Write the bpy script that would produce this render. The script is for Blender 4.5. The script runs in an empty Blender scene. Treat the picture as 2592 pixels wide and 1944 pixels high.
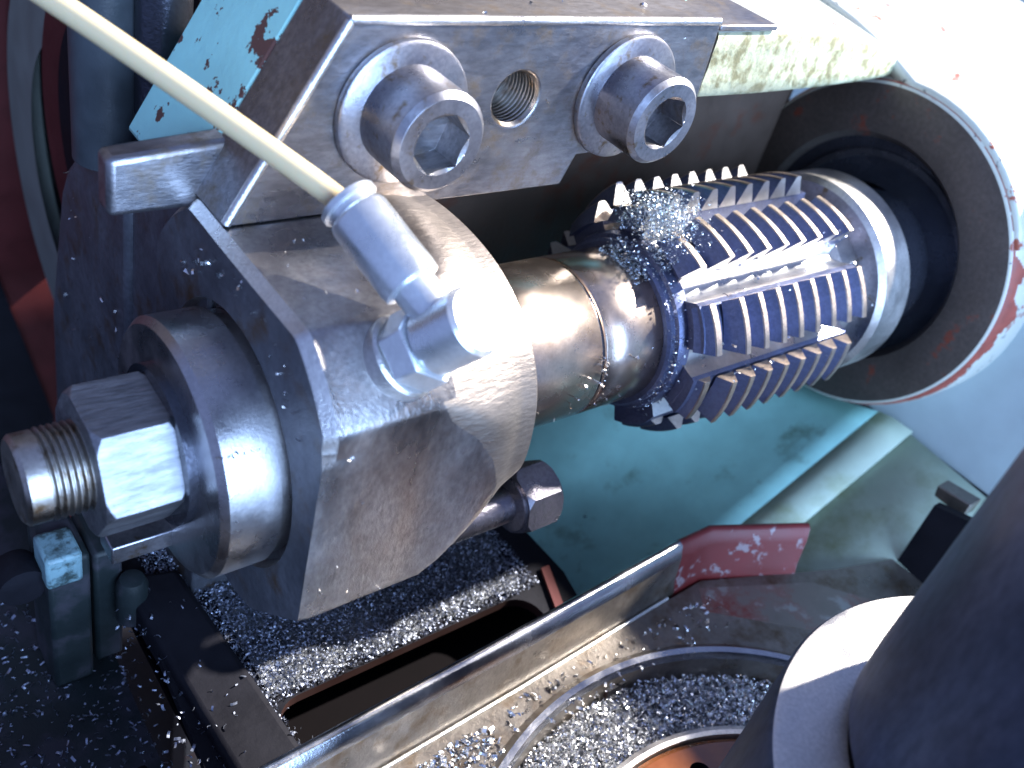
import bpy, bmesh, math, random
from mathutils import Vector, Matrix, noise as noise_
random.seed(7)
S = 0.001
sc = bpy.context.scene
col = sc.collection
R_ = math.radians

# ------------------------------------------------------------------ camera
cam_d = bpy.data.cameras.new('camera')
cam = bpy.data.objects.new('camera', cam_d); col.objects.link(cam)
cx = Vector((0.774635, -0.587945, 0.232941))
cy = Vector((-0.219417, -0.595326, -0.772944))
cz = Vector((0.593125, 0.547638, -0.590166))
M = Matrix((cx, -cy, -cz)).transposed().to_4x4()
M.translation = Vector((0.0, -158.614, 155.950)) * S
cam.matrix_world = M
cam_d.sensor_width = 36.0
cam_d.lens = 33.98
cam_d.clip_start = 0.005; cam_d.clip_end = 30.0
cam_d.dof.use_dof = True
cam_d.dof.focus_distance = 0.250
cam_d.dof.aperture_fstop = 14.0
sc.camera = cam

# ------------------------------------------------------------------ world, lamps, exposure
w = bpy.data.worlds.new('World'); sc.world = w; w.use_nodes = True
bg = w.node_tree.nodes['Background']
bg.inputs[0].default_value = (0.15, 0.205, 0.42, 1); bg.inputs[1].default_value = 1.25
sc.view_settings.view_transform = 'Standard'; sc.view_settings.look = 'None'
sc.view_settings.exposure = 0.3; sc.view_settings.gamma = 1.0

def area_lamp(name, loc, target, size, power, color, shape='DISK', size_y=None):
    d = bpy.data.lights.new(name, 'AREA'); d.shape = shape; d.size = size
    if size_y: d.size_y = size_y
    d.energy = power; d.color = color
    o = bpy.data.objects.new(name, d); col.objects.link(o)
    o.location = loc
    o.rotation_euler = (Vector(target) - Vector(loc)).to_track_quat('-Z', 'Y').to_euler()
    return o
def direction(az, el): return Vector((math.cos(R_(el)) * math.cos(R_(az)), math.cos(R_(el)) * math.sin(R_(az)), math.sin(R_(el))))
CEN = Vector((0.17, 0, 0.02))
area_lamp('sunbeam_lamp', CEN + direction(-13, 37) * 3.0, CEN, 0.10, 400, (1.0, 0.95, 0.89))
area_lamp('window_lamp', CEN + direction(-92, 14) * 1.5, CEN, 1.3, 62, (0.41, 0.62, 1.0), 'RECTANGLE', 1.2)

# ------------------------------------------------------------------ materials
def mat(name, base, metallic=0.0, rough=0.5, spots=None, spot_scale=120, spot_lo=0.55, spot_hi=0.62, spot_rough=None, spot_metal=None,
        grain=0.0, grain_scale=900, bump=0.0, bump_scale=1500, stretch=(1, 1, 1), vary=0.15, vary_scale=60, spots2=None, spot2_scale=500, spot2_lo=0.62, spot2_hi=0.66,
        rough_vary=0.12, coat=0.0, spec=0.5):
    m = bpy.data.materials.new(name); m.use_nodes = True
    nt = m.node_tree; N = nt.nodes; L = nt.links; b = N['Principled BSDF']
    tc = N.new('ShaderNodeTexCoord'); mp = N.new('ShaderNodeMapping'); mp.inputs['Scale'].default_value = stretch
    L.new(tc.outputs['Object'], mp.inputs['Vector'])
    def noise(scale, detail=6, vec=mp, ro=0.6):
        n = N.new('ShaderNodeTexNoise'); n.inputs['Scale'].default_value = scale; n.inputs['Detail'].default_value = detail
        n.inputs['Roughness'].default_value = ro
        L.new((vec.outputs['Vector'] if vec is mp else tc.outputs['Object']), n.inputs['Vector']); return n
    def rng(src, a, c, lo, hi):
        r = N.new('ShaderNodeMapRange'); r.inputs[1].default_value = a; r.inputs[2].default_value = c
        r.inputs[3].default_value = lo; r.inputs[4].default_value = hi; L.new(src, r.inputs[0]); return r.outputs[0]
    def mix(f, a, c):
        x = N.new('ShaderNodeMix'); x.data_type = 'RGBA'
        if isinstance(f, float): x.inputs[0].default_value = f
        else: L.new(f, x.inputs[0])
        for s, v in ((x.inputs[6], a), (x.inputs[7], c)):
            if isinstance(v, tuple): s.default_value = (*v, 1)
            else: L.new(v, s)
        return x.outputs[2]
    v1 = noise(vary_scale)
    cval = mix(rng(v1.outputs[0], 0.3, 0.7, 0.0, 1.0), tuple(c * (1 - vary) for c in base), tuple(min(1, c * (1 + vary)) for c in base))
    if grain:
        g = noise(grain_scale, 4)
        cval = mix(rng(g.outputs[0], 0.35, 0.65, 0.0, grain), cval, tuple(c * 0.35 for c in base))
    rv = rng(v1.outputs[0], 0.3, 0.7, max(0.02, rough - rough_vary), min(1, rough + rough_vary))
    met = None
    if spots:
        s1 = noise(spot_scale, 8, tc, 0.65); f1 = rng(s1.outputs[0], spot_lo, spot_hi, 0.0, 1.0)
        cval = mix(f1, cval, spots)
        if spot_rough is not None:
            q = N.new('ShaderNodeMix'); L.new(f1, q.inputs[0]); L.new(rv, q.inputs[2]); q.inputs[3].default_value = spot_rough; rv = q.outputs[0]
        if spot_metal is not None:
            q = N.new('ShaderNodeMix'); L.new(f1, q.inputs[0]); q.inputs[2].default_value = metallic; q.inputs[3].default_value = spot_metal; met = q.outputs[0]
    if spots2:
        s2 = noise(spot2_scale, 5, tc); f2 = rng(s2.outputs[0], spot2_lo, spot2_hi, 0.0, 1.0)
        cval = mix(f2, cval, spots2)
    L.new(cval, b.inputs['Base Color'])
    L.new(rv, b.inputs['Roughness'])
    if met is not None: L.new(met, b.inputs['Metallic'])
    else: b.inputs['Metallic'].default_value = metallic
    b.inputs['Specular IOR Level'].default_value = spec; b.inputs['Coat Weight'].default_value = coat; b.inputs['Coat Roughness'].default_value = 0.15
    if bump:
        n = noise(bump_scale, 5); bp = N.new('ShaderNodeBump'); bp.inputs['Strength'].default_value = bump
        bp.inputs['Distance'].default_value = 0.0004; L.new(n.outputs[0], bp.inputs['Height']); L.new(bp.outputs[0], b.inputs['Normal'])
    return m

MT = {}
MT['block'] = mat('ground_steel_stained', (0.36, 0.355, 0.375), 0.95, 0.34, spots=(0.19, 0.14, 0.09), spot_scale=130, spot_lo=0.50, spot_hi=0.72, spot_rough=0.5, spot_metal=0.75, grain=0.5, grain_scale=700, bump=0.25, bump_scale=1400, stretch=(0.35, 1, 1))
MT['screw'] = mat('blackened_screw_steel', (0.36, 0.36, 0.40), 0.95, 0.34, grain=0.35, grain_scale=900, bump=0.15, bump_scale=1800, spots=(0.2, 0.15, 0.1), spot_scale=260, spot_lo=0.56, spot_hi=0.68)
MT['body'] = mat('oiled_turned_steel', (0.43, 0.41, 0.41), 0.97, 0.33, grain=0.45, grain_scale=800, bump=0.3, bump_scale=1300, stretch=(1, 1, 0.5), spots=(0.33, 0.29, 0.28), spot_scale=110, spot_lo=0.48, spot_hi=0.80)
MT['body_brushed'] = mat('coarse_turned_steel', (0.46, 0.40, 0.35), 0.97, 0.40, grain=0.35, grain_scale=1100, bump=0.55, bump_scale=800, stretch=(0.3, 1, 1), vary=0.08, rough_vary=0.05)
MT['face'] = mat('dirty_shaded_face', (0.15, 0.16, 0.185), 0.6, 0.5, grain=0.4, grain_scale=500, bump=0.3, spots=(0.10, 0.06, 0.03), spot_scale=70, spot_lo=0.52, spot_hi=0.7)  # brown dirt over a dark bluish base that carries the left-facing shade
MT['bright'] = mat('bright_edge_steel', (0.75, 0.74, 0.72), 1.0, 0.35, grain=0.3, grain_scale=900, bump=0.4, bump_scale=1600)
MT['ring'] = mat('ground_bearing_steel', (0.50, 0.49, 0.50), 1.0, 0.33, grain=0.25, grain_scale=1100, bump=0.15, bump_scale=2000)
MT['nut'] = mat('sawn_nut_steel', (0.36, 0.37, 0.40), 1.0, 0.48, grain=0.6, grain_scale=700, bump=0.6, bump_scale=1300, stretch=(0.2, 1, 1))
MT['thread'] = mat('thread_steel', (0.42, 0.39, 0.36), 1.0, 0.32, grain=0.3, bump=0.2, spots=(0.18, 0.12, 0.07), spot_scale=220, spot_lo=0.52, spot_hi=0.66)
MT['spacer'] = mat('polished_spacer_steel', (0.58, 0.48, 0.41), 1.0, 0.27, grain=0.2, grain_scale=1000, bump=0.08, bump_scale=1800, spots=(0.38, 0.28, 0.21), spot_scale=70, spot_lo=0.5, spot_hi=0.8, rough_vary=0.05)
MT['hob'] = mat('blued_tool_steel', (0.155, 0.18, 0.30), 0.7, 0.42, grain=0.4, grain_scale=900, bump=0.3, bump_scale=1500)
MT['hob_bright'] = mat('ground_tool_steel', (0.66, 0.64, 0.62), 1.0, 0.34, grain=0.2, grain_scale=900, bump=0.2)
MT['hob_land'] = mat('tooth_land_steel', (0.52, 0.42, 0.35), 1.0, 0.38, grain=0.3, grain_scale=1500, bump=0.2)
MT['oiled'] = mat('oiled_dark_steel', (0.085, 0.09, 0.115), 0.8, 0.24, grain=0.3, bump=0.3, bump_scale=700)
MT['cavity'] = mat('dark_rusty_casting', (0.075, 0.050, 0.036), 0.1, 0.6, spots=(0.09, 0.03, 0.015), spot_scale=80, spot_lo=0.55, spot_hi=0.7, bump=0.5, bump_scale=500)
MT['endface'] = mat('oily_machined_casting', (0.095, 0.075, 0.064), 0.35, 0.45, spots=(0.20, 0.045, 0.025), spot_scale=60, spot_lo=0.60, spot_hi=0.66, grain=0.4, grain_scale=600, bump=0.3)
MT['paint'] = mat('chipped_pale_paint', (0.50, 0.51, 0.44), 0.0, 0.38, spots=(0.30, 0.075, 0.045), spot_scale=85, spot_lo=0.620, spot_hi=0.625, spots2=(0.10, 0.11, 0.11), spot2_scale=260, spot2_lo=0.63, spot2_hi=0.65, bump=0.25, bump_scale=500, vary=0.06, coat=0.3)
MT['cyan'] = mat('chipped_cyan_paint', (0.38, 0.80, 0.76), 0.0, 0.45, spots=(0.13, 0.06, 0.05), spot_scale=85, spot_lo=0.60, spot_hi=0.605, bump=0.3, bump_scale=500, vary=0.08)
MT['mottle'] = mat('worn_yellowed_paint', (0.50, 0.50, 0.32), 0.05, 0.5, spots=(0.22, 0.20, 0.10), spot_scale=190, spot_lo=0.47, spot_hi=0.60, spots2=(0.28, 0.06, 0.03), spot2_scale=150, spot2_lo=0.67, spot2_hi=0.69, bump=0.7, bump_scale=500, vary=0.2)
MT['wall'] = mat('pale_blue_grey_paint', (0.46, 0.56, 0.58), 0.0, 0.5, spots=(0.14, 0.13, 0.12), spot_scale=260, spot_lo=0.72, spot_hi=0.74, bump=0.1, vary=0.06)
MT['green'] = mat('oily_green_paint', (0.31, 0.62, 0.57), 0.0, 0.42, spots=(0.10, 0.16, 0.10), spot_scale=38, spot_lo=0.55, spot_hi=0.72, spots2=(0.03, 0.05, 0.05), spot2_scale=140, spot2_lo=0.71, spot2_hi=0.73, vary=0.12, bump=0.1)
MT['green_pale'] = mat('pale_green_paint', (0.46, 0.56, 0.44), 0.0, 0.45, spots=(0.28, 0.33, 0.18), spot_scale=40, spot_lo=0.5, spot_hi=0.7, spots2=(0.12, 0.11, 0.07), spot2_scale=160, spot2_lo=0.70, spot2_hi=0.73, vary=0.1, bump=0.1)
MT['pan'] = mat('worn_oily_pan_steel', (0.22, 0.195, 0.17), 0.8, 0.36, spots=(0.11, 0.075, 0.045), spot_scale=90, spot_lo=0.5, spot_hi=0.7, grain=0.3, grain_scale=500, bump=0.35, bump_scale=800)
MT['red'] = mat('worn_red_paint', (0.15, 0.015, 0.015), 0.0, 0.45, spots=(0.28, 0.22, 0.23), spot_scale=150, spot_lo=0.58, spot_hi=0.61, bump=0.2)
MT['pan_red'] = mat('pan_with_red_smears', (0.22, 0.195, 0.17), 0.7, 0.4, spots=(0.24, 0.045, 0.035), spot_scale=60, spot_lo=0.48, spot_hi=0.66, spots2=(0.3, 0.3, 0.28), spot2_scale=120, spot2_lo=0.55, spot2_hi=0.65, bump=0.2)
MT['slot_edge'] = mat('dark_red_brown_edge', (0.030, 0.010, 0.008), 0.0, 0.6)
MT['polished'] = mat('lip_highlight_steel', (0.42, 0.42, 0.44), 1.0, 0.22, grain=0.2, bump=0.15)  # brighter steel painting the highlight lines of lip and bore rim
MT['primer'] = mat('red_oxide_primer', (0.26, 0.055, 0.035), 0.0, 0.55, vary=0.25, vary_scale=200, bump=0.3)
MT['sleeve_grey'] = mat('dull_slate_paint', (0.045, 0.055, 0.065), 0.0, 0.4, vary=0.3, bump=0.2)
MT['pale_teal'] = mat('pale_teal_paint', (0.16, 0.27, 0.30), 0.0, 0.5, vary=0.2, vary_scale=150, spots=(0.03, 0.05, 0.05), spot_scale=120, spot_lo=0.5, spot_hi=0.6)
MT['seal'] = mat('oily_seal_rings', (0.13, 0.13, 0.15), 0.85, 0.26, bump=0.15)
MT['red_dark'] = mat('dull_red_paint', (0.085, 0.010, 0.010), 0.0, 0.6, vary=0.25, bump=0.1)
MT['strip'] = mat('grey_green_paint', (0.20, 0.22, 0.20), 0.0, 0.6, vary=0.15, bump=0.1)
MT['dark'] = mat('grimy_shaded_iron', (0.010, 0.010, 0.014), 0.0, 0.6, bump=0.3, bump_scale=500, vary=0.3, spec=0.12)  # base darkened to carry the shade on bar and table plate too
MT['teal'] = mat('dusty_shaded_teal', (0.008, 0.015, 0.017), 0.0, 0.6, spots=(0.03, 0.03, 0.04), spot_scale=60, spot_lo=0.5, spot_hi=0.62, bump=0.2)  # near-black base with the lower-left shade put into the teal
MT['chip'] = mat('steel_swarf', (0.78, 0.78, 0.80), 1.0, 0.26, vary=0.3, vary_scale=400)
MT['shaded_chip'] = mat('shaded_swarf', (0.32, 0.35, 0.44), 0.9, 0.5, vary=0.4, vary_scale=300)  # darker, bluer copy of the chips with the table's shade in its colour
MT['oily_chip'] = mat('oily_blue_swarf', (0.58, 0.64, 0.78), 0.95, 0.27, vary=0.5, vary_scale=500)
MT['chip_bed'] = mat('swarf_bed', (0.16, 0.17, 0.19), 0.8, 0.45, grain=0.7, grain_scale=900, bump=1.0, bump_scale=900, vary=0.4)
MT['brown'] = mat('oily_brown_disc', (0.17, 0.052, 0.012), 0.0, 0.16, vary=0.25, vary_scale=100, coat=0.8)
MT['column'] = mat('dark_ground_steel', (0.10, 0.12, 0.19), 0.9, 0.5, grain=0.5, grain_scale=500, bump=0.15, bump_scale=1500, stretch=(1, 1, 0.4))
MT['blank'] = mat('bright_turned_steel', (0.66, 0.63, 0.60), 1.0, 0.42, grain=0.3, grain_scale=1100, bump=0.2, bump_scale=2200)
MT['fitting'] = mat('zinc_plated_steel', (0.74, 0.77, 0.80), 0.85, 0.33, grain=0.15, grain_scale=900, bump=0.1)
MT['bolt'] = mat('oily_bolt_steel', (0.20, 0.19, 0.22), 0.9, 0.3, grain=0.4, bump=0.3, bump_scale=900)
MT['black_gap'] = mat('gap_shade_black', (0.004, 0.003, 0.0035), 0.0, 0.8, vary=0.3, spec=0.05)  # near-black colour painting the shade inside gaps
m = bpy.data.materials.new('milky_plastic'); m.use_nodes = True
b = m.node_tree.nodes['Principled BSDF']; b.inputs['Base Color'].default_value = (0.55, 0.45, 0.27, 1); b.inputs['Roughness'].default_value = 0.35
b.inputs['Subsurface Weight'].default_value = 0.4; b.inputs['Subsurface Radius'].default_value = (0.004, 0.003, 0.0015); b.inputs['Subsurface Scale'].default_value = 1.0
MT['tube'] = m

# ------------------------------------------------------------------ object helpers
def worg(o):
    v = Vector((0, 0, 0))
    while o: v += o.location; o = o.parent
    return v
def finish(bm, name, mats, parent=None, smooth=35, bevel=0.0, bev_seg=2, origin=None, bev_angle=30):
    """bm in millimetres, world coordinates"""
    org = origin if origin is not None else (worg(parent) / S if parent else Vector((0, 0, 0)))
    bmesh.ops.remove_doubles(bm, verts=bm.verts, dist=1e-4)
    bmesh.ops.recalc_face_normals(bm, faces=bm.faces)
    for v in bm.verts: v.co = (v.co - org) * S
    me = bpy.data.meshes.new(name); bm.to_mesh(me); bm.free()
    o = bpy.data.objects.new(name, me); col.objects.link(o)
    for q in (mats if isinstance(mats, (list, tuple)) else [mats]): me.materials.append(MT[q] if isinstance(q, str) else q)
    if smooth:
        me.polygons.foreach_set('use_smooth', [True] * len(me.polygons)); me.set_sharp_from_angle(angle=R_(smooth))
    if parent: o.parent = parent
    elif origin is not None: o.location = origin * S
    if bevel:
        md = o.modifiers.new('bevel', 'BEVEL'); md.width = bevel * S; md.segments = bev_seg; md.limit_method = 'ANGLE'; md.angle_limit = R_(bev_angle)
        md.harden_normals = False
    return o
def cut(o, cutters):
    for c in cutters:
        md = o.modifiers.new('cut', 'BOOLEAN'); md.object = c; md.operation = 'DIFFERENCE'; md.solver = 'EXACT'
    dg = bpy.context.evaluated_depsgraph_get(); me = bpy.data.meshes.new_from_object(o.evaluated_get(dg))
    bevs = [(m.width, m.segments, m.angle_limit) for m in o.modifiers if m.type == 'BEVEL']
    o.modifiers.clear(); old = o.data; o.data = me; me.name = old.name
    for c in cutters: bpy.data.objects.remove(c)
    me.polygons.foreach_set('use_smooth', [True] * len(me.polygons)); me.set_sharp_from_angle(angle=R_(32))
def thing(name, label, cat, loc, group=None):
    o = bpy.data.objects.new(name, None); col.objects.link(o); o.location = Vector(loc) * S; o.empty_display_size = 0.005
    return tag(o, label, cat, group)
def tag(o, label, cat, group=None, kind=None):
    if label: o['label'] = label
    if cat: o['category'] = cat
    if group: o['group'] = group
    if kind: o['kind'] = kind
    return o
def copy_tree(o, parent=None):
    c = o.copy(); col.objects.link(c); c.parent = parent
    for ch in list(o.children): copy_tree(ch, c)
    return c
AX = {'X': Matrix(((0, 0, 1), (1, 0, 0), (0, 1, 0))), 'Z': Matrix.Identity(3), 'Y': Matrix(((1, 0, 0), (0, 0, -1), (0, 1, 0)))}
def frame(axis):
    if isinstance(axis, str): return AX[axis]
    return Vector(axis).normalized().to_track_quat('Z', 'Y').to_matrix()
def lathe(bm, prof, axis='X', cen=(0, 0, 0), seg=96, mat_of=None, caps=True):
    """prof: (along, radius) pairs, along the axis from cen"""
    F = frame(axis); cen = Vector(cen); rings = []
    for a, r in prof:
        if r <= 1e-6: rings.append([bm.verts.new(cen + F @ Vector((0, 0, a)))])
        else: rings.append([bm.verts.new(cen + F @ Vector((r * math.cos(2 * math.pi * i / seg), r * math.sin(2 * math.pi * i / seg), a))) for i in range(seg)])
    for k in range(len(rings) - 1):
        A, B = rings[k], rings[k + 1]
        for i in range(seg):
            j = (i + 1) % seg
            if len(A) == 1 and len(B) == 1: continue
            if len(A) == 1: f = bm.faces.new((A[0], B[i], B[j]))
            elif len(B) == 1: f = bm.faces.new((A[i], A[j], B[0]))
            else: f = bm.faces.new((A[i], A[j], B[j], B[i]))
            if mat_of: f.material_index = mat_of(k)
    if caps:
        for Rg in (rings[0], rings[-1]):
            if len(Rg) > 2:
                f = bm.faces.new(Rg)
    return bm
def prism(bm, poly, axis, a0, a1, mi=0):
    """poly in the two other axes (X: (y,z), Y: (x,z), Z: (x,y))"""
    def P(p, a): return Vector((a, p[0], p[1])) if axis == 'X' else Vector((p[0], a, p[1])) if axis == 'Y' else Vector((p[0], p[1], a))
    A = [bm.verts.new(P(p, a0)) for p in poly]; B = [bm.verts.new(P(p, a1)) for p in poly]
    n = len(poly); fs = [bm.faces.new(A), bm.faces.new(B[::-1])]
    for i in range(n): fs.append(bm.faces.new((A[i], B[i], B[(i + 1) % n], A[(i + 1) % n])))
    for f in fs: f.material_index = mi
    return bm
def box(bm, x0, x1, y0, y1, z0, z1): return prism(bm, [(x0, y0), (x1, y0), (x1, y1), (x0, y1)], 'Z', z0, z1)
def hexpoly(r, rot=0, c=(0, 0), n=6): return [(c[0] + r * math.cos(R_(rot + 360 / n * i)), c[1] + r * math.sin(R_(rot + 360 / n * i))) for i in range(n)]
def hexprism(bm, axis, cen, r, a0, a1, rot=0):
    F = frame(axis); cen = Vector(cen)
    A = [bm.verts.new(cen + F @ Vector((*p, a0))) for p in hexpoly(r, rot)]; B = [bm.verts.new(cen + F @ Vector((*p, a1))) for p in hexpoly(r, rot)]
    bm.faces.new(A); bm.faces.new(B[::-1])
    for i in range(6): bm.faces.new((A[i], B[i], B[(i + 1) % 6], A[(i + 1) % 6]))
def tube(bm, pts, r, seg=24, closed=True):
    pts = [Vector(p) for p in pts]; rings = []; up = None
    for i, p in enumerate(pts):
        t = (pts[min(i + 1, len(pts) - 1)] - pts[max(i - 1, 0)]).normalized()
        if up is None: up = t.orthogonal().normalized()
        up = (up - t * up.dot(t)).normalized(); v = t.cross(up)
        rings.append([bm.verts.new(p + r * (math.cos(2 * math.pi * k / seg) * up + math.sin(2 * math.pi * k / seg) * v)) for k in range(seg)])
    for A, B in zip(rings, rings[1:]):
        for k in range(seg): bm.faces.new((A[k], A[(k + 1) % seg], B[(k + 1) % seg], B[k]))
    if closed: bm.faces.new(rings[0]); bm.faces.new(rings[-1])
    return bm
def NB(): return bmesh.new()

# ================================================================== the setting
bm = NB(); box(bm, -900, 1500, -700, 1500, -330, -320)
tag(finish(bm, 'machine_bed', 'dark'), None, None, kind='structure')
bm = NB(); box(bm, -300, 620, 320, 326, -320, 420)
tag(finish(bm, 'rear_wall', 'cavity'), None, None, kind='structure')

# ================================================================== arbor and everything threaded on it
arbor = thing('arbor', 'long steel arbor running through spacers and toothed cutter with threaded free end', 'arbor', (190, 0, 0))
bm = NB(); prof = [(34.4, 0), (34.4, 9.0), (35.3, 9.9), (39.4, 9.9)]
x = 39.4
while x < 47.4:
    prof += [(x + 0.35, 9.15), (x + 0.5, 9.15), (x + 1.05, 10.2), (x + 1.25, 10.2)]; x += 1.4
prof += [(x, 9.2), (66, 9.2)]
bm2 = [(a, r) for a, r in prof]
lathe(bm, bm2, 'X', (0, -0.2, -2.0), seg=72); stud = finish(bm, 'threaded_end', 'thread', arbor, smooth=28)
bm = NB(); lathe(bm, [(64, 15), (352, 15)], 'X', seg=48); finish(bm, 'shaft', 'oiled', arbor)

bm = NB(); 
# hexagon nut with chamfered ends
rots = 62
F6 = []
hexprism(bm, 'X', (0, 0, -2.3), 17.6, 47.6, 65.0, rots)
nut_o = finish(bm, 'hex_nut', 'nut', None, origin=Vector((55, 0, 0)))
bmc = NB(); lathe(bmc, [(47.0, 15.4), (49.6, 18.0), (62.6, 18.0), (66, 15.2), (66, 30), (47, 30), (47.0, 15.4)], 'X', (0, 0, -2.3), seg=96, caps=False)
c = finish(bmc, 'cutter', 'nut', None); cut(nut_o, [c])
md = nut_o.modifiers.new('bevel', 'BEVEL'); md.width = 0.5 * S; md.segments = 2; md.limit_method = 'ANGLE'; md.angle_limit = R_(25)
tag(nut_o, 'big sawn hexagon nut on the threaded end at the far left', 'nut')

sleeve = thing('bearing_sleeve', 'smooth bright steel collar between hexagon nut and bearing body', 'collar', (73, 0, 0))
bm = NB(); lathe(bm, [(66.2, 9.3), (66.2, 29.4), (67.8, 31.0), (79.6, 31.0), (79.6, 29.8), (84, 29.8)], 'X', (0, -0.3, -4.4), seg=128); finish(bm, 'ring', 'ring', sleeve, smooth=25)
bm = NB(); lathe(bm, [(64.0, 9.3), (64.0, 19.0), (66.6, 19.0), (66.6, 9.3)], 'X', (0, 0, -2.3), seg=64); finish(bm, 'inner_washer', 'oiled', sleeve)
bm = NB(); box(bm, 52, 66.5, -6, 2, -31.0, -25.5); key = finish(bm, 'feather_key', 'screw', None, bevel=0.4)
tag(key, 'small rectangular steel key sticking out below the hexagon nut', 'key')

# spacers
for x0, x1, lab in ((130, 180.7, 'long polished steel spacer sleeve next to the bearing body'), (181.9, 205.5, 'short polished steel spacer sleeve next to the toothed cutter')):
    bm = NB(); lathe(bm, [(x0, 15), (x0, 23.5), (x0 + 0.5, 24), (x1 - 0.5, 24), (x1, 23.5), (x1, 15)], 'X', seg=128)
    tag(finish(bm, 'arbor_spacer', 'spacer', None, smooth=50, origin=Vector(((x0 + x1) / 2, 0, 0))), lab, 'spacer', 'spacer sleeves on the arbor')
bm = NB(); lathe(bm, [(180.7, 15), (180.7, 23.2), (181.9, 23.2), (181.9, 15)], 'X', seg=96)
tag(finish(bm, 'spacer_groove_shade', 'oiled', None, origin=Vector((181.5, 0, 0))), 'thin dark ring painting the shaded groove between the two polished spacers', 'ring')  # dark filler that colours the spacer groove as shaded

# the hob
hob = thing('gear_hob', 'dark blued toothed gear cutter with straight flutes on the arbor', 'cutter', (250, 0, 0))
NR = 9
def row_angle(i): return [17, 58, 95, 128, 170, 210, 250, 290, 337][i]
bm = NB(); poly = []; mids = []
for i in range(NR):
    t = row_angle(i)
    # gash floor from previous heel to this cutting edge, then the land root
    for a, r in ((t - 15, 32.2), (t - 14, 30.4), (t - 12.8, 28.9), (t - 11, 27.6), (t - 9, 26.8), (t - 7, 26.4), (t - 5, 26.3), (t - 3, 26.6), (t - 1.4, 27.3), (t - 0.4, 28.4), (t + 0.1, 30.0), (t + 0.5, 34.3), (t + 6, 34.2), (t + 12, 34.0), (t + 18, 33.7), (t + 24, 33.4)):
        poly.append((-r * math.cos(R_(a)), r * math.sin(R_(a))))
prism(bm, poly, 'X', 211, 290)
for f in bm.faces:
    if len(f.verts) == 4:
        cc = f.calc_center_median(); rr = math.hypot(cc.y, cc.z)
        if rr < 31.5: f.material_index = 1
finish(bm, 'core', ['hob', 'hob_bright'], hob, smooth=45)
bm = NB(); lathe(bm, [(204.8, 15), (204.8, 25.6), (205.6, 26.4), (207.4, 26.4), (207.8, 27.6), (209.6, 28.2), (212, 28.2), (212, 15)], 'X', seg=96); finish(bm, 'end_hub', 'hob', hob)
bm = NB(); lathe(bm, [(288, 15), (288, 26), (290.5, 28.5), (299.5, 28.5), (299.5, 15)], 'X', seg=96); finish(bm, 'end_hub', 'blank', hob)
def tooth_mesh():
    bm = NB(); secs = []
    nphi = 6
    for j in range(nphi):
        ph = 24.0 * j / (nphi - 1); rt = 40.6 - 2.3 * j / (nphi - 1); rb = 33.9
        wt = 1.15; wb = 4.05 - 0.15 * j / (nphi - 1)
        ring = []
        for r, x in ((rb, -wb), (rt - 0.35, -wt - 0.12), (rt, -wt + 0.2), (rt, wt - 0.2), (rt - 0.35, wt + 0.12), (rb, wb)):
            ring.append(bm.verts.new((x, -r * math.cos(R_(ph)), r * math.sin(R_(ph)))))
        secs.append(ring)
    for A, B in zip(secs, secs[1:]):
        for k in range(5):
            f = bm.faces.new((A[k], A[k + 1], B[k + 1], B[k])); f.material_index = 1 if k in (1, 2, 3) else 0
        bm.faces.new((A[5], A[0], B[0], B[5]))
    f = bm.faces.new(secs[0]); f.material_index = 2
    f = bm.faces.new(secs[-1][::-1]); f.material_index = 1
    bmesh.ops.recalc_face_normals(bm, faces=bm.faces)
    for v in bm.verts: v.co *= S
    me = bpy.data.meshes.new('tooth'); bm.to_mesh(me); bm.free()
    for q in ('hob', 'hob_land', 'hob_bright'): me.materials.append(MT[q])
    me.polygons.foreach_set('use_smooth', [True] * len(me.polygons)); me.set_sharp_from_angle(angle=R_(28))
    return me
tme = tooth_mesh()
for i in range(NR):
    t = row_angle(i)
    tt = t if t < 200 else t - 360
    for k in range(-1, 8):
        x = 223.3 + 8.65 * k - 8.65 * (tt - 17) / 360
        o = bpy.data.objects.new('tooth', tme); col.objects.link(o); o.parent = hob
        o.location = ((x - 250) * S, 0, 0); o.rotation_euler = (-R_(t), 0, 0)
        g = 1.045 if i == 3 else 1.015
        o.scale = (1, g, g) if k >= 0 else (1.2, 0.92, 0.92)

# flange collar behind the hob
fl = thing('arbor_collar', 'bright broad rimmed collar between the toothed cutter and the bore', 'collar', (310, 0, 0))
bm = NB(); lathe(bm, [(299.6, 15), (299.6, 35.6), (301.4, 37.6), (316.5, 37.6), (318, 36.4), (318, 15)], 'X', seg=128, mat_of=lambda k: 1 if k in (2, 1) else 0)
finish(bm, 'rim', ['screw', 'blank'], fl, smooth=25)
bm = NB(); lathe(bm, [(318, 15), (318, 30), (322, 29), (352, 29), (352, 15)], 'X', seg=96); finish(bm, 'neck', 'oiled', fl)

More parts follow.
